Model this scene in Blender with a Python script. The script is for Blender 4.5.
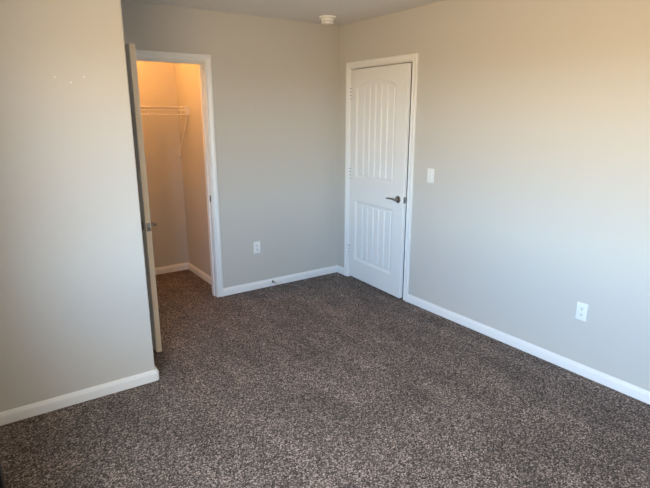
import bpy, bmesh, math, random
from mathutils import Vector, Matrix
import numpy as np

random.seed(7)
for o in list(bpy.data.objects):
    bpy.data.objects.remove(o)
scene = bpy.context.scene
COL = scene.collection
R = math.radians

# ------------------------------------------------------------------ camera
cam_data = bpy.data.cameras.new('camera')
cam = bpy.data.objects.new('camera', cam_data)
COL.objects.link(cam)
cam_data.sensor_fit = 'HORIZONTAL'
cam_data.sensor_width = 36.0
cam_data.lens = 502.84 / 650.0 * 36.0
cam_data.clip_start = 0.02
cam.location = (-3.0348, -4.1603, 1.6254)
cam.rotation_euler = (R(90 - 14.3836), 0, R(-34.6435))
scene.camera = cam

# ------------------------------------------------------------------ colour management
scene.view_settings.view_transform = 'Standard'
scene.view_settings.look = 'None'
scene.view_settings.exposure = 0.0
scene.view_settings.gamma = 1.0
scene.view_settings.use_curve_mapping = False

# ------------------------------------------------------------------ world: blue sky above sunlit dry ground
SKY_STRENGTH = 33.0
world = bpy.data.worlds.new('sky_and_ground')
scene.world = world
world.use_nodes = True
wn = world.node_tree
wn.nodes.clear()
w_out = wn.nodes.new('ShaderNodeOutputWorld')
w_bg = wn.nodes.new('ShaderNodeBackground')
w_tc = wn.nodes.new('ShaderNodeTexCoord')
w_sep = wn.nodes.new('ShaderNodeSeparateXYZ')
w_map = wn.nodes.new('ShaderNodeMapRange')
w_ramp = wn.nodes.new('ShaderNodeValToRGB')
w_map.inputs['From Min'].default_value = -1.0
w_map.inputs['From Max'].default_value = 1.0
els = w_ramp.color_ramp.elements
G_COL = (0.490, 0.362, 0.216, 1)      # sunlit dry ground
els[0].position = 0.0
els[0].color = G_COL
els[1].position = 1.0
els[1].color = (0.45, 0.58, 0.66, 1)
for pos, c in ((0.485, G_COL), (0.505, (0.86, 0.97, 0.94, 1)),
               (0.60, (0.325, 0.61, 1.0, 1)), (0.75, (0.50, 0.59, 0.68, 1))):
    e = els.new(pos)
    e.color = c
wn.links.new(w_tc.outputs['Generated'], w_sep.inputs[0])
wn.links.new(w_sep.outputs['Z'], w_map.inputs['Value'])
wn.links.new(w_map.outputs['Result'], w_ramp.inputs['Fac'])
wn.links.new(w_ramp.outputs['Color'], w_bg.inputs['Color'])
w_bg.inputs['Strength'].default_value = SKY_STRENGTH
wn.links.new(w_bg.outputs[0], w_out.inputs[0])

# ------------------------------------------------------------------ dimensions (metres)
H = 2.445                      # ceiling
XW = -3.24                     # window wall
YR = -4.95                     # rear wall
XB, YB = -2.2815, -1.188       # corner of the projecting wall
TH = 0.115                     # wall thickness
TW = 0.165                     # outside wall thickness
WY0, WY1, WZ0, WZ1 = -4.30, -2.30, 0.72, 2.06      # window opening
# entry door (right wall), casing outer edges along y
EA, EB = -0.1418, -1.0828
CW = 0.057                     # casing width
HO = 2.106                     # casing top
# closet opening (back wall)
CR = -1.3096                   # casing outer right
CXR, CXL = CR - CW - 0.005, -2.180          # jamb faces
JT = HO - CW - 0.005                        # head jamb underside
EY0, EY1 = EA - CW - 0.005, EB + CW + 0.005  # entry jamb faces (hinge, latch)
KX, KY = -1.2685, 1.0044       # closet right wall, closet back wall
KXL = -3.0                     # closet left wall
BH = 0.072                     # baseboard height above the pile

portal = bpy.data.lights.new('window_portal', 'AREA')
portal.shape = 'RECTANGLE'
portal.size = WZ1 - WZ0
portal.size_y = WY1 - WY0
portal.cycles.is_portal = True
portal_o = bpy.data.objects.new('window_portal', portal)
portal_o.location = (XW - TW - 0.01, (WY0 + WY1) / 2, (WZ0 + WZ1) / 2)
portal_o.rotation_euler = (0, R(-90), 0)
COL.objects.link(portal_o)


# ------------------------------------------------------------------ materials
def new_mat(name, color, rough=0.5, metal=0.0, bump=None, spec=0.5):
    m = bpy.data.materials.new(name)
    m.use_nodes = True
    nt = m.node_tree
    b = nt.nodes['Principled BSDF']
    b.inputs['Base Color'].default_value = (*color, 1)
    b.inputs['Roughness'].default_value = rough
    b.inputs['Metallic'].default_value = metal
    b.inputs['Specular IOR Level'].default_value = spec
    if bump:
        scale, strength, dist = bump
        tc = nt.nodes.new('ShaderNodeTexCoord')
        n = nt.nodes.new('ShaderNodeTexNoise')
        n.inputs['Scale'].default_value = scale
        n.inputs['Detail'].default_value = 3
        bp = nt.nodes.new('ShaderNodeBump')
        bp.inputs['Strength'].default_value = strength
        bp.inputs['Distance'].default_value = dist
        nt.links.new(tc.outputs['Object'], n.inputs['Vector'])
        nt.links.new(n.outputs['Fac'], bp.inputs['Height'])
        nt.links.new(bp.outputs['Normal'], b.inputs['Normal'])
    return m


M_WALL = new_mat('wall_paint', (0.60, 0.574, 0.527), 0.75, bump=(140, 0.10, 0.002), spec=0.3)
M_CEIL = new_mat('ceiling_paint', (0.74, 0.72, 0.69), 0.9, bump=(60, 0.25, 0.003), spec=0.2)
M_TRIM = new_mat('trim_paint', (0.85, 0.85, 0.84), 0.35, bump=(40, 0.03, 0.001))
M_DOOR = new_mat('door_paint', (0.86, 0.86, 0.85), 0.40, bump=(180, 0.04, 0.001))
M_NICKEL = new_mat('satin_nickel', (0.30, 0.28, 0.26), 0.32, 1.0, bump=(300, 0.03, 0.0005))
M_PLASTIC = new_mat('white_plastic', (0.86, 0.86, 0.84), 0.35, bump=(200, 0.02, 0.0005))
M_DETECT = new_mat('detector_plastic', (0.92, 0.91, 0.87), 0.45, bump=(200, 0.02, 0.0005))
M_DARK = new_mat('slot_dark', (0.02, 0.02, 0.02), 0.6, bump=(200, 0.02, 0.0005))
M_WIRE = new_mat('white_coated_wire', (0.82, 0.80, 0.76), 0.35, bump=(200, 0.02, 0.0005))
M_BLACK = new_mat('black_lacquer', (0.008, 0.008, 0.010), 0.4, bump=(90, 0.03, 0.0005))
M_RUBBER = new_mat('white_rubber', (0.75, 0.74, 0.72), 0.6, bump=(200, 0.03, 0.0005))
M_SPACKLE = new_mat('spackle', (0.80, 0.79, 0.76), 0.8, bump=(300, 0.1, 0.0005))
M_VINYL = new_mat('window_vinyl', (0.85, 0.85, 0.84), 0.35, bump=(100, 0.02, 0.0005))
M_SCREW = new_mat('screw_metal', (0.55, 0.54, 0.52), 0.35, 1.0, bump=(300, 0.03, 0.0005))


def make_glass():
    m = bpy.data.materials.new('window_glass')
    m.use_nodes = True
    nt = m.node_tree
    nt.nodes.clear()
    out = nt.nodes.new('ShaderNodeOutputMaterial')
    tr = nt.nodes.new('ShaderNodeBsdfTransparent')
    gl = nt.nodes.new('ShaderNodeBsdfGlossy')
    gl.inputs['Roughness'].default_value = 0.02
    lw = nt.nodes.new('ShaderNodeLayerWeight')
    lw.inputs['Blend'].default_value = 0.5
    pw = nt.nodes.new('ShaderNodeMath')
    pw.operation = 'POWER'
    pw.inputs[1].default_value = 5.0
    nt.links.new(lw.outputs['Facing'], pw.inputs[0])
    fr = nt.nodes.new('ShaderNodeMath')
    fr.operation = 'MULTIPLY_ADD'
    fr.inputs[1].default_value = 0.9
    fr.inputs[2].default_value = 0.06
    nt.links.new(pw.outputs[0], fr.inputs[0])
    mx = nt.nodes.new('ShaderNodeMixShader')
    nt.links.new(fr.outputs[0], mx.inputs[0])
    nt.links.new(tr.outputs[0], mx.inputs[1])
    nt.links.new(gl.outputs[0], mx.inputs[2])
    nt.links.new(mx.outputs[0], out.inputs[0])
    return m


M_GLASS = make_glass()


def make_carpet():
    m = bpy.data.materials.new('speckled_taupe_carpet')
    m.use_nodes = True
    nt = m.node_tree
    b = nt.nodes['Principled BSDF']
    b.inputs['Roughness'].default_value = 0.95
    b.inputs['Specular IOR Level'].default_value = 0.1
    b.inputs['Sheen Weight'].default_value = 0.12
    b.inputs['Sheen Roughness'].default_value = 0.5
    tc = nt.nodes.new('ShaderNodeTexCoord')
    # yarn tufts: every cell has its own yarn colour
    vo = nt.nodes.new('ShaderNodeTexVoronoi')
    vo.inputs['Scale'].default_value = 170
    nt.links.new(tc.outputs['Object'], vo.inputs['Vector'])
    sep = nt.nodes.new('ShaderNodeSeparateColor')
    nt.links.new(vo.outputs['Color'], sep.inputs[0])
    ramp = nt.nodes.new('ShaderNodeValToRGB')
    es = ramp.color_ramp.elements
    es[0].position = 0.0
    es[0].color = (0.013, 0.009, 0.007, 1)
    es[1].position = 1.0
    es[1].color = (0.47, 0.380, 0.340, 1)
    for pos, c in ((0.28, (0.046, 0.034, 0.027, 1)), (0.50, (0.110, 0.083, 0.070, 1)),
                   (0.75, (0.208, 0.160, 0.140, 1))):
        e = es.new(pos)
        e.color = c
    nt.links.new(sep.outputs[0], ramp.inputs['Fac'])
    # brushed nap: broad soft lighter and darker drifts
    mp = nt.nodes.new('ShaderNodeMapping')
    mp.inputs['Rotation'].default_value = (0, 0, R(25))
    mp.inputs['Scale'].default_value = (3.2, 1.3, 1.0)
    nt.links.new(tc.outputs['Object'], mp.inputs['Vector'])
    nz = nt.nodes.new('ShaderNodeTexNoise')
    nz.inputs['Scale'].default_value = 1.6
    nz.inputs['Detail'].default_value = 5
    nz.inputs['Roughness'].default_value = 0.6
    nt.links.new(mp.outputs[0], nz.inputs['Vector'])
    mr = nt.nodes.new('ShaderNodeMapRange')
    mr.inputs['From Min'].default_value = 0.3
    mr.inputs['From Max'].default_value = 0.7
    mr.inputs['To Min'].default_value = 0.68
    mr.inputs['To Max'].default_value = 1.32
    nt.links.new(nz.outputs['Fac'], mr.inputs['Value'])
    mul = nt.nodes.new('ShaderNodeMix')
    mul.data_type = 'RGBA'
    mul.blend_type = 'MULTIPLY'
    mul.inputs[0].default_value = 1.0
    nt.links.new(ramp.outputs['Color'], mul.inputs[6])
    nt.links.new(mr.outputs['Result'], mul.inputs[7])
    nt.links.new(mul.outputs[2], b.inputs['Base Color'])
    bp = nt.nodes.new('ShaderNodeBump')
    bp.inputs['Strength'].default_value = 0.9
    bp.inputs['Distance'].default_value = 0.006
    bp.invert = True
    nt.links.new(vo.outputs['Distance'], bp.inputs['Height'])
    nt.links.new(bp.outputs['Normal'], b.inputs['Normal'])
    return m


M_CARPET = make_carpet()


# ------------------------------------------------------------------ helpers
def set_props(o, label=None, cat=None, group=None, kind=None):
    if label:
        o['label'] = label
    if cat:
        o['category'] = cat
    if group:
        o['group'] = group
    if kind:
        o['kind'] = kind
    return o


def link_mesh(name, bm, mat, parent=None, smooth=None, loc=None):
    me = bpy.data.meshes.new(name)
    bmesh.ops.recalc_face_normals(bm, faces=bm.faces[:])
    bm.to_mesh(me)
    bm.free()
    me.materials.append(mat)
    if smooth is not None:
        for p in me.polygons:
            p.use_smooth = True
        me.set_sharp_from_angle(angle=R(smooth))
    o = bpy.data.objects.new(name, me)
    COL.objects.link(o)
    if parent:
        o.parent = parent
    if loc:
        o.location = loc
    return o


def empty(name, loc, rotz=0.0):
    o = bpy.data.objects.new(name, None)
    o.empty_display_size = 0.05
    o.location = loc
    o.rotation_euler = (0, 0, rotz)
    COL.objects.link(o)
    return o


def box(bm, x0, x1, y0, y1, z0, z1, bevel=0.0, seg=2):
    c = Vector(((x0 + x1) / 2, (y0 + y1) / 2, (z0 + z1) / 2))
    g = bmesh.ops.create_cube(bm, size=1.0)
    vs = g['verts']
    for v in vs:
        v.co = Vector((v.co.x * abs(x1 - x0), v.co.y * abs(y1 - y0), v.co.z * abs(z1 - z0))) + c
    if bevel > 0:
        es = list({e for v in vs for e in v.link_edges})
        bmesh.ops.bevel(bm, geom=es, offset=bevel, segments=seg, profile=0.5, affect='EDGES')


def tube(bm, pts, r, n=8, cap=True):
    """tube of radius r (number or list) along a polyline"""
    pts = [Vector(p) for p in pts]
    rings = []
    for i, p in enumerate(pts):
        a = pts[max(i - 1, 0)]
        b = pts[min(i + 1, len(pts) - 1)]
        d = (b - a).normalized()
        ref = Vector((0, 0, 1)) if abs(d.z) < 0.9 else Vector((1, 0, 0))
        u = d.cross(ref).normalized()
        w = d.cross(u).normalized()
        rr = r[i] if isinstance(r, (list, tuple)) else r
        rings.append([bm.verts.new(p + (u * math.cos(2 * math.pi * k / n) + w * math.sin(2 * math.pi * k / n)) * rr)
                      for k in range(n)])
    for a, b in zip(rings, rings[1:]):
        for k in range(n):
            bm.faces.new((a[k], a[(k + 1) % n], b[(k + 1) % n], b[k]))
    if cap:
        bm.faces.new(rings[0])
        bm.faces.new(list(reversed(rings[-1])))


def lathe(bm, prof, mat4, n=40):
    """profile [(r, h)] spun about local z, placed by mat4; ends closed on the axis"""
    rings = []
    for r_, h_ in prof:
        if r_ < 1e-6:
            rings.append([bm.verts.new(mat4 @ Vector((0, 0, h_)))])
        else:
            rings.append([bm.verts.new(mat4 @ Vector((r_ * math.cos(2 * math.pi * k / n),
                                                      r_ * math.sin(2 * math.pi * k / n), h_))) for k in range(n)])
    for a, b in zip(rings, rings[1:]):
        for k in range(n):
            k2 = (k + 1) % n
            if len(a) == 1 and len(b) == 1:
                continue
            if len(a) == 1:
                bm.faces.new((a[0], b[k2], b[k]))
            elif len(b) == 1:
                bm.faces.new((a[k], a[k2], b[0]))
            else:
                bm.faces.new((a[k], a[k2], b[k2], b[k]))


def sweep(bm, prof, path, place):
    """prof: list of (a, b) points; path: list of functions of (a, b) -> Vector; closed profile"""
    rings = [[bm.verts.new(f(a, b)) for a, b in prof] for f in path]
    n = len(prof)
    for r0, r1 in zip(rings, rings[1:]):
        for k in range(n):
            bm.faces.new((r0[k], r0[(k + 1) % n], r1[(k + 1) % n], r1[k]))
    bm.faces.new(rings[0])
    bm.faces.new(list(reversed(rings[-1])))


def struct(name, bm, mat, label, cat, parent=None, smooth=None):
    o = link_mesh(name, bm, mat, parent, smooth)
    return set_props(o, label, cat, kind='structure')


# ------------------------------------------------------------------ room shell
def wall_with_hole(bm, axis, plane0, plane1, a0, a1, z0, z1, hole=None):
    """axis 'x': slab between x=plane0..plane1 spanning y a0..a1; 'y': slab between y=plane0..plane1 spanning x"""
    def add(u0, u1, w0, w1):
        if u1 - u0 < 1e-5 or w1 - w0 < 1e-5:
            return
        if axis == 'x':
            box(bm, plane0, plane1, u0, u1, w0, w1)
        else:
            box(bm, u0, u1, plane0, plane1, w0, w1)
    if not hole:
        add(a0, a1, z0, z1)
        return
    h0, h1, hz0, hz1 = hole
    add(a0, h0, z0, z1)
    add(h1, a1, z0, z1)
    add(h0, h1, z0, hz0)
    add(h0, h1, hz1, z1)


Z0 = -0.05
bm = bmesh.new()
box(bm, XW - TW, 1.3, YR - TH, KY + TH, -0.10, 0.0)
struct('floor', bm, M_CARPET, 'speckled taupe carpet floor running into the closet', 'floor')

bm = bmesh.new()
box(bm, XW - TW, 1.3, YR - TH, KY + TH, H, H + 0.12)
struct('ceiling', bm, M_CEIL, 'flat off-white ceiling above the bedroom and closet', 'ceiling')

JB = 0.018   # jamb board thickness
bm = bmesh.new()
wall_with_hole(bm, 'x', 0.0, TH, YR, KY + TH, 0.0, H, (EY1 - JB, EY0 + JB, 0.0, JT + JB))
struct('wall_right', bm, M_WALL, 'long beige right wall holding the closed door, switch and outlet', 'wall')

bm = bmesh.new()
wall_with_hole(bm, 'y', 0.0, TH, XB - 0.02, 0.0, 0.0, H, (CXL - JB, CXR + JB, 0.0, JT + JB))
WALL_BACK = struct('wall_back', bm, M_WALL, 'beige back wall with the open closet doorway', 'wall')

# projecting wall: solid block with a softly rounded vertical corner
bm = bmesh.new()
rr = 0.010
outline = [(XW, YB)]
for k in range(7):
    a = R(-90 + 15 * k)
    outline.append((XB - rr + rr * math.cos(a), YB + rr + rr * math.sin(a)))
outline += [(XB, TH), (XW, TH)]
lo = [bm.verts.new((x, y, 0.0)) for x, y in outline]
hi = [bm.verts.new((x, y, H)) for x, y in outline]
for k in range(len(outline)):
    k2 = (k + 1) % len(outline)
    bm.faces.new((lo[k], lo[k2], hi[k2], hi[k]))
bm.faces.new(lo)
bm.faces.new(hi)
WALL_LEFT = struct('wall_left', bm, M_WALL, 'beige projecting wall nearest the camera at left', 'wall', smooth=40)

bm = bmesh.new()
wall_with_hole(bm, 'x', XW - TW, XW, YR, TH, 0.0, H, (WY0, WY1, WZ0, WZ1))
struct('wall_window', bm, M_WALL, 'beige side wall with the bedroom window', 'wall')
bm = bmesh.new()
wall_with_hole(bm, 'y', YR - TH, YR, XW - TW, TH, 0.0, H)
struct('wall_rear', bm, M_WALL, 'beige rear wall behind the camera', 'wall')

bm = bmesh.new()
box(bm, KX, 0.0, TH, KY + TH, 0.0, H)
struct('wall_closet_right', bm, M_WALL, 'right wall inside the lit closet', 'wall')
bm = bmesh.new()
box(bm, KXL, KX, KY, KY + TH, 0.0, H)
struct('wall_closet_back', bm, M_WALL, 'back wall inside the lit closet carrying the wire shelf', 'wall')
bm = bmesh.new()
box(bm, KXL - TH, KXL, TH, KY + TH, 0.0, H)
struct('wall_closet_left', bm, M_WALL, 'left wall inside the closet hidden past the doorway', 'wall')
# dim hallway beyond the closed door
bm = bmesh.new()
box(bm, 1.2, 1.3, -1.7, 0.5, 0.0, H)
box(bm, TH, 1.2, -1.8, -1.7, 0.0, H)
box(bm, TH, 1.2, 0.5, 0.6, 0.0, H)
struct('wall_hallway', bm, M_WALL, 'hallway walls beyond the closed bedroom door', 'wall')

# ------------------------------------------------------------------ baseboards
BT = 0.014
BB = [(0.0, 0.0), (BT, 0.0), (BT, BH * 0.66), (BT * 0.93, BH * 0.74), (BT * 0.72, BH * 0.80),
      (BT * 0.62, BH * 0.88), (BT * 0.58, BH * 0.94), (BT * 0.40, BH * 0.985), (0.0, BH)]


def baseboard(name, pts, label):
    """pts: list of (point, outward direction) along the wall foot"""
    bm_ = bmesh.new()
    sweep(bm_, BB, [(lambda a, b, p=p, d=d: Vector((p[0] + d[0] * a, p[1] + d[1] * a, b))) for p, d in pts], None)
    return struct(name, bm_, M_TRIM, label, 'baseboard', smooth=35)


baseboard('baseboard_back', [((CR, 0), (0, -1)), ((0.0, 0), (-1, -1)), ((0.0, EA), (-1, 0))],
          'white baseboard along the back wall turning the corner to the door')
baseboard('baseboard_right', [((0, EB), (-1, 0)), ((0, YR), (-1, 1)), ((XW, YR), (1, 1)), ((XW, YB), (1, -1)),
                              ((XB - 0.014, YB), (0, -1)), ((XB - 0.004, YB + 0.001), (0.55, -1.0)),
                              ((XB - 0.001, YB + 0.004), (1.25, -0.75)), ((XB, YB + 0.010), (1.65, -0.25)),
                              ((XB, YB + 0.022), (1.70, 0)),
                              ((XB, 0.0), (1.70, -1)), ((CXL - 0.005 - CW, 0.0), (0, -1))],
          'white baseboard running round the right wall and the projecting wall')
baseboard('baseboard_closet', [((KXL, KY), (0, -1)), ((KX, KY), (-1, -1)), ((KX, TH), (-1, 0))],
          'white baseboard in the corner inside the closet')

# ------------------------------------------------------------------ door casings and jambs
CP = [(0.0, 0.0), (0.0, 0.0090), (0.003, 0.0120), (0.009, 0.0120), (0.012, 0.0070), (0.017, 0.0070),
      (0.026, 0.0130), (0.036, 0.0180), (0.041, 0.0165), (0.044, 0.0180), (0.053, 0.0180), (0.057, 0.0140), (0.057, 0.0)]


def casing(bm_, to3, u0, u1, top):
    """to3(u, z, h): h off the wall; opening u0..u1 (u0<u1) up to top"""
    path = [lambda a, b: to3(u0 - a, 0.0, b), lambda a, b: to3(u0 - a, top + a, b),
            lambda a, b: to3(u1 + a, top + a, b), lambda a, b: to3(u1 + a, 0.0, b)]
    sweep(bm_, CP, path, None)


def jamb(bm_, to3, u0, u1, top, stop_h):
    """boards lining the opening; h runs from 0 (wall face) to -TH; stop strip beyond the door leaf"""
    def b3(ua, ub, za, zb, ha, hb):
        p, q = to3(ua, za, ha), to3(ub, zb, hb)
        box(bm_, min(p.x, q.x), max(p.x, q.x), min(p.y, q.y), max(p.y, q.y), min(p.z, q.z), max(p.z, q.z))
    b3(u0 - JB, u0, 0, top + JB, 0.0, -TH)
    b3(u1, u1 + JB, 0, top + JB, 0.0, -TH)
    b3(u0, u1, top, top + JB, 0.0, -TH)
    b3(u0, u0 + 0.011, 0, top, stop_h, stop_h - 0.032)
    b3(u1 - 0.011, u1, 0, top, stop_h, stop_h - 0.032)
    b3(u0 + 0.011, u1 - 0.011, top - 0.011, top, stop_h, stop_h - 0.032)


to_back = lambda u, z, h: Vector((u, -h, z))
to_right = lambda u, z, h: Vector((-h, u, z))
to_back_in = lambda u, z, h: Vector((u, TH + h, z))

bm = bmesh.new()
casing(bm, to_right, EY1 - 0.005, EY0 + 0.005, JT + 0.005)
jamb(bm, to_right, EY1, EY0, JT, -0.040)
TRIM_ENTRY = struct('trim_1', bm, M_TRIM, 'white moulded casing around the closed bedroom door', 'door frame', smooth=30)
bm = bmesh.new()
casing(bm, to_back, CXL - 0.005, CXR + 0.005, JT + 0.005)
casing(bm, to_back_in, CXL - 0.005, CXR + 0.005, JT + 0.005)
jamb(bm, to_back, CXL, CXR, JT, -0.040)
TRIM_CLOSET = struct('trim_2', bm, M_TRIM, 'white moulded casing around the open closet doorway', 'door frame', smooth=30)


# ------------------------------------------------------------------ moulded two-panel plank doors
DW, DT, DZ0, DZ1 = 0.806, 0.035, 0.017, 2.033


def smoothstep(a, b, x):
    t = np.clip((x - a) / (b - a), 0, 1)
    return t * t * (3 - 2 * t)


def door_relief(U, Z):
    """depth (>=0) pressed into the door face; U from the hinge edge, Z above the floor"""
    p0, p1 = 0.083, 0.668
    uc, hw = (p0 + p1) / 2, (p1 - p0) / 2
    # lower panel: signed distance inside
    def rect(z0, z1):
        return np.minimum(np.minimum(U - p0, p1 - U), np.minimum(Z - z0, z1 - Z))
    d_low = rect(0.205, 0.812)
    rise = 0.058
    rad = (hw * hw + rise * rise) / (2 * rise)
    zc = 1.875 + rise - rad
    d_arc = rad - np.sqrt((U - uc) ** 2 + (Z - zc) ** 2)
    d_up = np.minimum(np.minimum(U - p0, p1 - U), np.minimum(Z - 1.030, d_arc))
    d = np.maximum(d_low, d_up)
    # sticking: rounds over, drops to a flat, then a small step to the plank field
    dep = 0.0070 * smoothstep(0.0, 0.009, d) + 0.0050 * smoothstep(0.012, 0.026, d)
    inner = d - 0.034
    field0, field1 = p0 + 0.034, p1 - 0.034
    pw = (field1 - field0) / 6
    t = (U - field0) / pw
    g = np.abs(t - np.round(t)) * pw
    gk = (np.round(t) >= 1) & (np.round(t) <= 5)
    groove = 0.0075 * np.clip(1.25 - g / 0.0065, 0, 1) * gk * smoothstep(0.0, 0.006, inner)
    lift = 0.0040 * smoothstep(-0.002, 0.004, inner)
    return dep - lift + groove


def door_mesh(name, edge_mat=None, DZ1=DZ1):
    us = np.unique(np.round(np.concatenate([np.linspace(0, DW, 271)]), 5))
    zs = np.unique(np.round(np.concatenate([np.linspace(DZ0, DZ1, 480)]), 5))
    nu, nz = len(us), len(zs)
    U, Z = np.meshgrid(us, zs, indexing='xy')
    dep = door_relief(U, Z)
    front = np.stack([U, -DT + dep, Z], -1).reshape(-1, 3)   # room face at local y = -DT
    back = np.stack([U, -dep, Z], -1).reshape(-1, 3)
    verts = np.concatenate([front, back])
    n = nu * nz
    idx = np.arange(n).reshape(nz, nu)
    a, b, c, d = idx[:-1, :-1].ravel(), idx[:-1, 1:].ravel(), idx[1:, 1:].ravel(), idx[1:, :-1].ravel()
    faces = np.concatenate([np.stack([a, b, c, d], 1), np.stack([a + n, d + n, c + n, b + n], 1)])
    rim = np.concatenate([idx[0, :], idx[1:, -1], idx[-1, -2::-1], idx[-2:0:-1, 0]])
    r2 = np.roll(rim, -1)
    side = np.stack([rim, rim + n, r2 + n, r2], 1)
    faces = np.concatenate([faces, side])
    me = bpy.data.meshes.new(name)
    me.from_pydata(verts.tolist(), [], faces.tolist())
    me.materials.append(M_DOOR)
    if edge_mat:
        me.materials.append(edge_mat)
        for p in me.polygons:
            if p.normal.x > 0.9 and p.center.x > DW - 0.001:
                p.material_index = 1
    for p in me.polygons:
        p.use_smooth = True
    me.set_sharp_from_angle(angle=R(50))
    me.update()
    return me


M_EDGE = new_mat('cream_door_edge', (0.80, 0.68, 0.52), 0.5, bump=(60, 0.05, 0.001))  # warmer cream tone, on the latch edge of the closet door only
DOOR_ME = door_mesh('moulded_door')
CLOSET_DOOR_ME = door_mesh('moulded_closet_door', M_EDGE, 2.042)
LEVER_Z = 0.912


def lever_bm(side):
    """one lever in door space: u from hinge edge, local y; side -1 = room face (y=-DT), +1 = other face"""
    y0 = -DT if side < 0 else 0.0
    s = side
    uc = DW - 0.066
    ros = bmesh.new()
    m = Matrix.Translation((uc, y0, LEVER_Z)) @ Matrix.Rotation(R(90 if s < 0 else -90), 4, 'X')
    lathe(ros, [(0.0, -0.001), (0.0325, -0.001), (0.0325, 0.004), (0.030, 0.008), (0.022, 0.010), (0.013, 0.012),
                (0.0115, 0.016), (0.0105, 0.040), (0.0, 0.040)], m, 32)
    lev = bmesh.new()
    pts, rad = [], []
    for k in range(13):
        t = k / 12
        pts.append((uc + 0.012 - 0.125 * t, y0 + s * (0.044 - 0.004 * math.sin(math.pi * t)),
                    LEVER_Z + 0.003 * math.sin(math.pi * t) - 0.001 * t))
        rad.append(0.0100 * (1 - 0.35 * t) if k < 12 else 0.005)
    tube(lev, pts, rad, 12)
    return ros, lev


def make_door(name, me, loc, rotz, label):
    o = bpy.data.objects.new(name, me)
    COL.objects.link(o)
    o.location = loc
    o.rotation_euler = (0, 0, rotz)
    set_props(o, label, 'door', kind='structure')
    for s in (-1, 1):
        ros, lev = lever_bm(s)
        h = link_mesh('door_handle', ros, M_NICKEL, o, 40)
        h['label'] = 'satin nickel round rose'
        l = link_mesh('lever', lev, M_NICKEL, h, 60)
    bm_ = bmesh.new()
    box(bm_, DW - 0.001, DW + 0.0012, -DT + 0.005, -0.005, LEVER_Z - 0.028, LEVER_Z + 0.028, 0.0008)
    box(bm_, DW, DW + 0.0035, -DT + 0.010, -0.010, LEVER_Z - 0.009, LEVER_Z + 0.009, 0.001)
    lp = link_mesh('latch_plate', bm_, M_NICKEL, o, 30)
    for z in (0.290, 1.070, 1.820):
        bm_ = bmesh.new()
        for k in range(3):
            za = z - 0.044 + 0.0322 * k
            tube(bm_, [(-0.0020, -DT - 0.0055, za), (-0.0020, -DT - 0.0055, za + 0.0236)], 0.0082, 14)
        box(bm_, -0.0018, 0.0006, -DT, -0.006, z - 0.0445, z + 0.0445)
        h = link_mesh('hinge', bm_, M_TRIM if name == 'door_1' else M_TRIM, o, 40)
        h['label'] = 'white painted hinge'
        bm_ = bmesh.new()
        tube(bm_, [(-0.0020, -DT - 0.0055, z - 0.050), (-0.0020, -DT - 0.0055, z + 0.050)], 0.0062, 10)
        lathe(bm_, [(0.0, 0.0), (0.0085, 0.0), (0.0085, 0.004), (0.0, 0.006)], Matrix.Translation((-0.0020, -DT - 0.0055, z + 0.0455)), 14)
        pn = link_mesh('hinge_pin', bm_, M_NICKEL, h, 40)
        pn['label'] = 'dark metal hinge pin'
    return o


# entry door: closed; hinge edge at the far end, room face looks to -x
AJAR = 3.2                       # degrees: pulled to but not latched
pin = Vector((-0.0020, -DT - 0.0055, 0))
pin_w = Matrix.Rotation(R(-90), 3, 'Z') @ pin + Vector((DT + 0.002, EY0 - 0.004, 0))
d1_loc = pin_w - Matrix.Rotation(R(-90 - AJAR), 3, 'Z') @ pin
d1 = make_door('door_1', DOOR_ME, d1_loc, R(-90 - AJAR),
               'white arch-top plank-panel door pulled to in the right wall')
# closet door: swung open a quarter turn into the room beside the projecting wall
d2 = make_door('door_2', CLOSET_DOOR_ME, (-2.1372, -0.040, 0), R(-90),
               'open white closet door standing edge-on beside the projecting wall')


def strike(parent, lo, hi, hole_lo, hole_hi):
    bm_ = bmesh.new()
    box(bm_, *[v for p in zip(lo, hi) for v in p], 0.0006)
    s_ = link_mesh('strike_plate', bm_, M_NICKEL, parent, 30)
    s_['label'] = 'dark nickel strike plate'
    bm_ = bmesh.new()
    box(bm_, *[v for p in zip(hole_lo, hole_hi) for v in p])
    link_mesh('strike_hole', bm_, M_DARK, s_)


strike(TRIM_CLOSET, (CXR - 0.0016, 0.004, 0.912 - 0.030), (CXR + 0.001, 0.034, 0.912 + 0.030),
       (CXR - 0.0020, 0.012, 0.912 - 0.012), (CXR, 0.027, 0.912 + 0.012))
strike(TRIM_ENTRY, (-0.0095, EY1 - 0.006, 0.912 - 0.030), (0.020, EY1 + 0.0012, 0.912 + 0.030),
       (-0.0100, EY1 - 0.004, 0.912 - 0.010), (-0.004, EY1 + 0.0008, 0.912 + 0.010))

# ------------------------------------------------------------------ window (left, beside the camera)
wr = empty('window_1', (XW, (WY0 + WY1) / 2, WZ0))
set_props(wr, 'white twin vinyl window in the side wall', 'window', kind='structure')
wl = WY1 - WY0
hh = WZ1 - WZ0
bm = bmesh.new()
fx0, fx1 = -0.155, -0.095
fw = 0.045
box(bm, fx0, fx1, -wl / 2, -wl / 2 + fw, 0, hh, 0.003)
box(bm, fx0, fx1, wl / 2 - fw, wl / 2, 0, hh, 0.003)
box(bm, fx0, fx1, -0.035, 0.035, 0, hh, 0.003)
box(bm, fx0, fx1, -wl / 2 + fw, -0.035, 0, fw, 0.003)
box(bm, fx0, fx1, 0.035, wl / 2 - fw, 0, fw, 0.003)
box(bm, fx0, fx1, -wl / 2 + fw, -0.035, hh - fw, hh, 0.003)
box(bm, fx0, fx1, 0.035, wl / 2 - fw, hh - fw, hh, 0.003)
link_mesh('window_frame', bm, M_VINYL, wr, 30)
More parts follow.
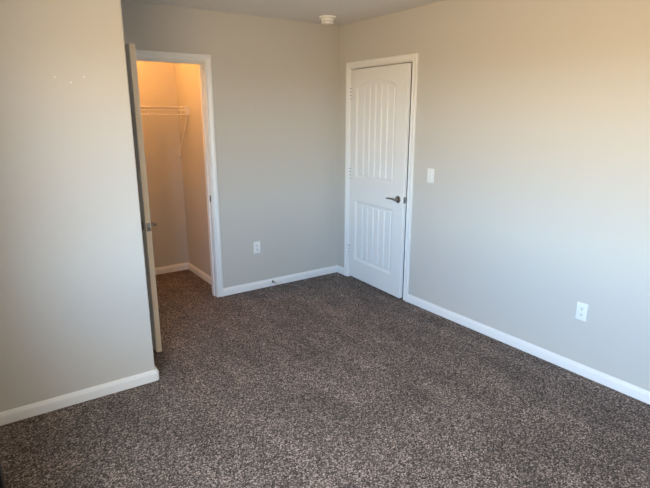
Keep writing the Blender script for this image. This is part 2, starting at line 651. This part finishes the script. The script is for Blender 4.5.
for a, b in ((-wl / 2 + fw, -0.035), (0.035, wl / 2 - fw)):
    for k, (z0, z1, xo) in enumerate(((fw, hh / 2 + 0.015, -0.115), (hh / 2 - 0.015, hh - fw, -0.138))):
        bm = bmesh.new()
        s_ = 0.032
        box(bm, xo - 0.011, xo + 0.011, a, a + s_, z0, z1, 0.002)
        box(bm, xo - 0.011, xo + 0.011, b - s_, b, z0, z1, 0.002)
        box(bm, xo - 0.011, xo + 0.011, a + s_, b - s_, z0, z0 + s_, 0.002)
        box(bm, xo - 0.011, xo + 0.011, a + s_, b - s_, z1 - s_, z1, 0.002)
        sa = link_mesh('sash', bm, M_VINYL, wr, 30)
        bm = bmesh.new()
        vs = [bm.verts.new((xo, y, z)) for y, z in ((a + s_, z0 + s_), (b - s_, z0 + s_), (b - s_, z1 - s_), (a + s_, z1 - s_))]
        bm.faces.new(vs)
        link_mesh('glass_pane', bm, M_GLASS, sa)
bm = bmesh.new()
box(bm, -0.095, 0.001, -wl / 2 + 0.001, wl / 2 - 0.001, -0.018, 0.006, 0.003)
box(bm, 0.001, 0.030, -wl / 2 - 0.03, wl / 2 + 0.03, -0.018, 0.006, 0.003)
box(bm, 0.001, 0.014, -wl / 2 - 0.02, wl / 2 + 0.02, -0.075, -0.018, 0.003)
link_mesh('window_sill', bm, M_TRIM, wr, 30)

# ------------------------------------------------------------------ closet: ceiling lamp
LAMP = (-1.95, 0.50, H)
lamp = empty('ceiling_lamp', LAMP)
set_props(lamp, 'round glowing warm globe lamp on the closet ceiling', 'lamp')
bm = bmesh.new()
lathe(bm, [(0.0, 0.0), (0.085, 0.0), (0.085, -0.012), (0.070, -0.026), (0.050, -0.030), (0.0, -0.030)], Matrix(), 36)
link_mesh('lamp_base', bm, M_PLASTIC, lamp, 40)
mg = bpy.data.materials.new('warm_lamp_glass')
mg.use_nodes = True
LAMP_STRENGTH = 92.0
bb = mg.node_tree.nodes['Principled BSDF']
bb.inputs['Base Color'].default_value = (0.9, 0.85, 0.75, 1)
bb.inputs['Emission Color'].default_value = (1.0, 0.436, 0.11, 1)
bb.inputs['Emission Strength'].default_value = LAMP_STRENGTH
bm = bmesh.new()
prof = [(0.045, -0.028)] + [(0.085 * math.sin(R(a)), -0.100 + 0.075 * math.cos(R(a))) for a in range(35, 180, 12)] + [(0.0, -0.175)]
lathe(bm, prof, Matrix(), 36)
link_mesh('lamp_globe', bm, mg, lamp, 60)

# ------------------------------------------------------------------ closet: wire shelf
SX0, SX1 = KXL + 0.01, KX - 0.004
SYF, SYB, SZ = 0.700, KY - 0.004, 1.703
shelf = empty('wire_shelf', (SX1, SYB, SZ))
set_props(shelf, 'white coated wire shelf mounted across the closet back wall', 'shelf')
L = lambda x, y, z: (x - SX1, y - SYB, z - SZ)
bm = bmesh.new()
nx = int((SX1 - SX0) / 0.0254)
for k in range(nx + 1):
    x = SX1 - 0.006 - k * 0.0254
    # deck wire bending down over the lip
    tube(bm, [L(x, SYB - 0.004, SZ), L(x, SYF + 0.004, SZ), L(x, SYF, SZ - 0.004), L(x, SYF, SZ - 0.036)], 0.0013, 5)
d = link_mesh('deck_wires', bm, M_WIRE, shelf, 60)
d['kind'] = 'stuff'
for y, z, r_ in ((SYB - 0.004, SZ - 0.004, 0.003), (SYF + 0.150, SZ - 0.004, 0.003), (SYF, SZ, 0.0032),
                 (SYF, SZ - 0.033, 0.0032)):
    bm = bmesh.new()
    tube(bm, [L(SX0, y, z), L(SX1 - 0.002, y, z)], r_, 8)
    link_mesh('shelf_rail', bm, M_WIRE, shelf, 60)
bm = bmesh.new()
tube(bm, [L(SX0, SYF - 0.002, SZ - 0.072), L(SX1 - 0.004, SYF - 0.002, SZ - 0.072)], 0.0050, 10)
for k in range(1 + nx // 12):
    x = SX1 - 0.078 - k * 0.305
    tube(bm, [L(x, SYF, SZ - 0.033), L(x, SYF, SZ - 0.072)], 0.0025, 8)
link_mesh('hanging_rail', bm, M_WIRE, shelf, 60)
for k in range(5):
    x = SX1 - 0.078 - k * 0.305
    bm = bmesh.new()
    tube(bm, [L(x, SYF, SZ - 0.072), L(x, SYF, SZ - 0.092), L(x + 0.002, SYF + 0.004, SZ - 0.103),
              L(x + 0.004, SYF + 0.013, SZ - 0.107), L(x + 0.005, SYF + 0.020, SZ - 0.098)], 0.0028, 8)
    link_mesh('rail_hook', bm, M_WIRE, shelf, 60)
bm = bmesh.new()
box(bm, *[v for p in zip(L(SX1 - 0.004, SYF - 0.012, SZ - 0.080), L(SX1 + 0.0035, SYF + 0.030, SZ + 0.010)) for v in p], 0.002)
box(bm, *[v for p in zip(L(SX1 - 0.034, SYF - 0.008, SZ - 0.078), L(SX1 - 0.003, SYF - 0.003, SZ + 0.006)) for v in p], 0.002)
eb = link_mesh('end_bracket', bm, M_WIRE, shelf, 30)
bm = bmesh.new()
tube(bm, [L(SX1 - 0.012, SYF + 0.002, SZ - 0.070), L(SX1 - 0.012, SYF + 0.010, SZ - 0.086),
          L(SX1 - 0.012, SYB - 0.012, SZ - 0.440), L(SX1 - 0.012, SYB - 0.001, SZ - 0.462)], 0.0055, 10)
box(bm, *[v for p in zip(L(SX1 - 0.021, SYB - 0.008, SZ - 0.480), L(SX1 - 0.003, SYB + 0.003, SZ - 0.435)) for v in p], 0.002)
link_mesh('support_brace', bm, M_WIRE, shelf, 40)


# ------------------------------------------------------------------ outlets and switch
def plate_thing(name, loc, rotz, label, cat, group=None):
    """local frame: plate in x-z, facing -y, wall at y=0"""
    o = empty(name, loc, rotz)
    set_props(o, label, cat, group)
    bm_ = bmesh.new()
    pw, ph = 0.0705, 0.1150
    box(bm_, -pw / 2, pw / 2, -0.0058, 0.0006, -ph / 2, ph / 2, 0.0022, 3)
    link_mesh('cover_plate', bm_, M_PLASTIC, o, 40)
    return o


def screw(o, x, z, y=-0.0058):
    bm_ = bmesh.new()
    m_ = Matrix.Translation((x, y, z)) @ Matrix.Rotation(R(90), 4, 'X')
    lathe(bm_, [(0.0, -0.0006), (0.0033, -0.0006), (0.0031, 0.0008), (0.0, 0.0012)], m_, 14)
    s_ = link_mesh('screw', bm_, M_PLASTIC, o, 40)
    bm_ = bmesh.new()
    box(bm_, x - 0.0028, x + 0.0028, y - 0.0014, y - 0.0006, z - 0.0004, z + 0.0004)
    link_mesh('screw_slot', bm_, M_SCREW, s_)


def duplex(name, loc, rotz, label):
    o = plate_thing(name, loc, rotz, label, 'outlet')
    for sz in (0.0195, -0.0195):
        bm_ = bmesh.new()
        ring = []
        for k in range(40):
            a = 2 * math.pi * k / 40
            ring.append((0.0172 * math.cos(a), max(-0.0135, min(0.0135, 0.0172 * math.sin(a)))))
        lo_ = [bm_.verts.new((x, -0.0050, sz + z)) for x, z in ring]
        hi_ = [bm_.verts.new((x, -0.0072, sz + z)) for x, z in ring]
        for k in range(40):
            bm_.faces.new((lo_[k], lo_[(k + 1) % 40], hi_[(k + 1) % 40], hi_[k]))
        bm_.faces.new(hi_)
        bm_.faces.new(lo_)
        rc = link_mesh('receptacle', bm_, M_PLASTIC, o, 30)
        bm_ = bmesh.new()
        box(bm_, -0.0078, -0.0048, -0.0075, -0.0068, sz - 0.001, sz + 0.0085)
        box(bm_, 0.0050, 0.0078, -0.0075, -0.0068, sz, sz + 0.0080)
        m_ = Matrix.Translation((0.0, -0.0068, sz - 0.0070)) @ Matrix.Rotation(R(90), 4, 'X')
        lathe(bm_, [(0.0, 0.0), (0.0034, 0.0), (0.0034, 0.0007), (0.0, 0.0007)], m_, 14)
        sl = link_mesh('socket_slots', bm_, M_DARK, rc)
        sl['label'] = 'dark outlet slots'
    screw(o, 0.0, 0.0)
    return o


duplex('wall_outlet', (0.0, -2.634, 0.419), R(-90),
       'white duplex outlet low on the right wall right of the door')
duplex('wall_outlet', (-0.946, 0.0, 0.410), 0.0,
       'white duplex outlet low on the back wall beside the closet')

sw = plate_thing('light_switch', (0.0, -1.281, 1.149), R(-90),
                 'white rocker light switch on the right wall beside the door', 'light switch')
bm = bmesh.new()
box(bm, -0.0168, 0.0168, -0.0066, -0.0050, -0.0335, 0.0335, 0.0006)
fr = link_mesh('rocker_frame', bm, M_PLASTIC, sw, 30)
bm = bmesh.new()
pv = [(-0.0062, -0.0315), (-0.0105, -0.0315), (-0.0078, 0.0), (-0.0066, 0.0315), (-0.0062, 0.0315)]
a_ = [bm.verts.new((-0.0150, y, z)) for y, z in pv]
b_ = [bm.verts.new((0.0150, y, z)) for y, z in pv]
for k in range(len(pv)):
    k2 = (k + 1) % len(pv)
    bm.faces.new((a_[k], a_[k2], b_[k2], b_[k]))
bm.faces.new(a_)
bm.faces.new(b_)
link_mesh('rocker', bm, M_PLASTIC, sw, 20)
for z in (0.0480, -0.0480):
    screw(sw, 0.0, z)

# ------------------------------------------------------------------ smoke detector
sd = empty('smoke_detector', (-0.357, -0.325, H))
set_props(sd, 'round off-white smoke detector on the ceiling near the corner', 'smoke detector')
bm = bmesh.new()
lathe(bm, [(0.0, 0.001), (0.072, 0.001), (0.0735, -0.006), (0.0725, -0.013), (0.069, -0.015), (0.0, -0.015)], Matrix(), 56)
link_mesh('mounting_base', bm, M_DETECT, sd, 40)
bm = bmesh.new()
lathe(bm, [(0.0, -0.014), (0.052, -0.014), (0.053, -0.020), (0.0560, -0.023), (0.0580, -0.032), (0.0575, -0.044),
           (0.053, -0.053), (0.044, -0.058), (0.0, -0.060)], Matrix(), 56)
hs = link_mesh('housing', bm, M_DETECT, sd, 40)
bm = bmesh.new()
for k in range(22):
    a = 2 * math.pi * k / 22
    g = bmesh.ops.create_cube(bm, size=1.0)
    mt = Matrix.Rotation(a, 4, 'Z') @ Matrix.Translation((0.0572, 0, -0.0420)) @ Matrix.Diagonal((0.003, 0.010, 0.0030, 1))
    for v in g['verts']:
        v.co = mt @ v.co
vt = link_mesh('vent_slots', bm, M_DARK, hs)
vt['kind'] = 'stuff'
bm = bmesh.new()
lathe(bm, [(0.0, -0.0585), (0.0095, -0.0585), (0.0095, -0.0615), (0.0080, -0.0628), (0.0, -0.0630)],
      Matrix.Translation((-0.012, -0.014, 0)), 24)
link_mesh('test_button', bm, M_PLASTIC, sd, 40)

# ------------------------------------------------------------------ door stop on the back baseboard
ds = empty('door_stop', (-0.792, -BT, 0.044))
set_props(ds, 'short metal door stop with white tip on the back baseboard', 'door stop')
mt = Matrix.Rotation(R(90), 4, 'X')
bm = bmesh.new()
lathe(bm, [(0.0, -0.001), (0.0130, -0.001), (0.0130, 0.003), (0.0090, 0.008), (0.0060, 0.010), (0.0, 0.010)], mt, 24)
link_mesh('mounting_base', bm, M_NICKEL, ds, 40)
bm = bmesh.new()
lathe(bm, [(0.0, 0.009), (0.0052, 0.009), (0.0048, 0.040), (0.0052, 0.060), (0.0, 0.060)], mt, 20)
link_mesh('rod', bm, M_NICKEL, ds, 40)
bm = bmesh.new()
lathe(bm, [(0.0, 0.058), (0.0095, 0.058), (0.0100, 0.066), (0.0085, 0.074), (0.0, 0.076)], mt, 20)
tp = link_mesh('bumper_tip', bm, M_RUBBER, ds, 40)
tp['label'] = 'white rubber bumper tip'

# ------------------------------------------------------------------ spackled nail holes
for wall, spots in ((WALL_BACK, ((-0.950, 0.0, 1.686),)),
                    (WALL_LEFT, ((-2.639, YB, 1.812), (-2.503, YB, 1.818), (-2.568, YB, 1.788)))):
    for x, y, z in spots:
        bm = bmesh.new()
        lathe(bm, [(0.0, -0.0004), (0.0042, -0.0004), (0.0036, 0.0005), (0.0, 0.0008)],
              Matrix.Translation((x, y, z)) @ Matrix.Rotation(R(90), 4, 'X') @ Matrix.Diagonal((1.3, 1, 1, 1)), 14)
        sp = link_mesh('spackle_spot', bm, M_SPACKLE, wall, 40)
        sp['label'] = 'pale filled nail hole'

# ------------------------------------------------------------------ black bin at the lower left edge of view
BX0, BX1, BY0, BY1, BZ = XW + 0.016, -3.122, -2.02, -1.83, 0.40
wb = empty('waste_bin', ((BX0 + BX1) / 2, (BY0 + BY1) / 2, 0))
set_props(wb, 'slim black bin at the lower left corner, mostly cut off by the frame', 'bin')
bx, by = (BX1 - BX0) / 2, (BY1 - BY0) / 2


def rrect(hx, hy, r, z, n=5):
    out_ = []
    for cx, cy, a0 in ((hx - r, hy - r, 0), (-hx + r, hy - r, 90), (-hx + r, -hy + r, 180), (hx - r, -hy + r, 270)):
        for k in range(n + 1):
            a = R(a0 + 90 * k / n)
            out_.append((cx + r * math.cos(a), cy + r * math.sin(a), z))
    return out_


def loft(bm_, loops):
    rings = [[bm_.verts.new(p) for p in lp_] for lp_ in loops]
    n = len(rings[0])
    for r0, r1 in zip(rings, rings[1:]):
        for k in range(n):
            bm_.faces.new((r0[k], r0[(k + 1) % n], r1[(k + 1) % n], r1[k]))
    return rings


bm = bmesh.new()
rg = loft(bm, [rrect(bx - 0.004, by - 0.004, 0.010, 0.0), rrect(bx - 0.001, by - 0.001, 0.012, 0.006),
               rrect(bx - 0.001, by - 0.001, 0.012, BZ - 0.012), rrect(bx - 0.004, by - 0.004, 0.010, BZ - 0.012),
               rrect(bx - 0.004, by - 0.004, 0.010, 0.010)])
bm.faces.new(rg[0])
bm.faces.new(rg[-1])
link_mesh('bin_body', bm, M_BLACK, wb, 40)
bm = bmesh.new()
rg = loft(bm, [rrect(bx - 0.001, by - 0.001, 0.012, BZ - 0.012), rrect(bx, by, 0.012, BZ - 0.010),
               rrect(bx, by, 0.012, BZ - 0.002), rrect(bx - 0.002, by - 0.002, 0.011, BZ),
               rrect(bx - 0.004, by - 0.004, 0.010, BZ - 0.002), rrect(bx - 0.004, by - 0.004, 0.010, BZ - 0.012)])
link_mesh('bin_rim', bm, M_BLACK, wb, 40)
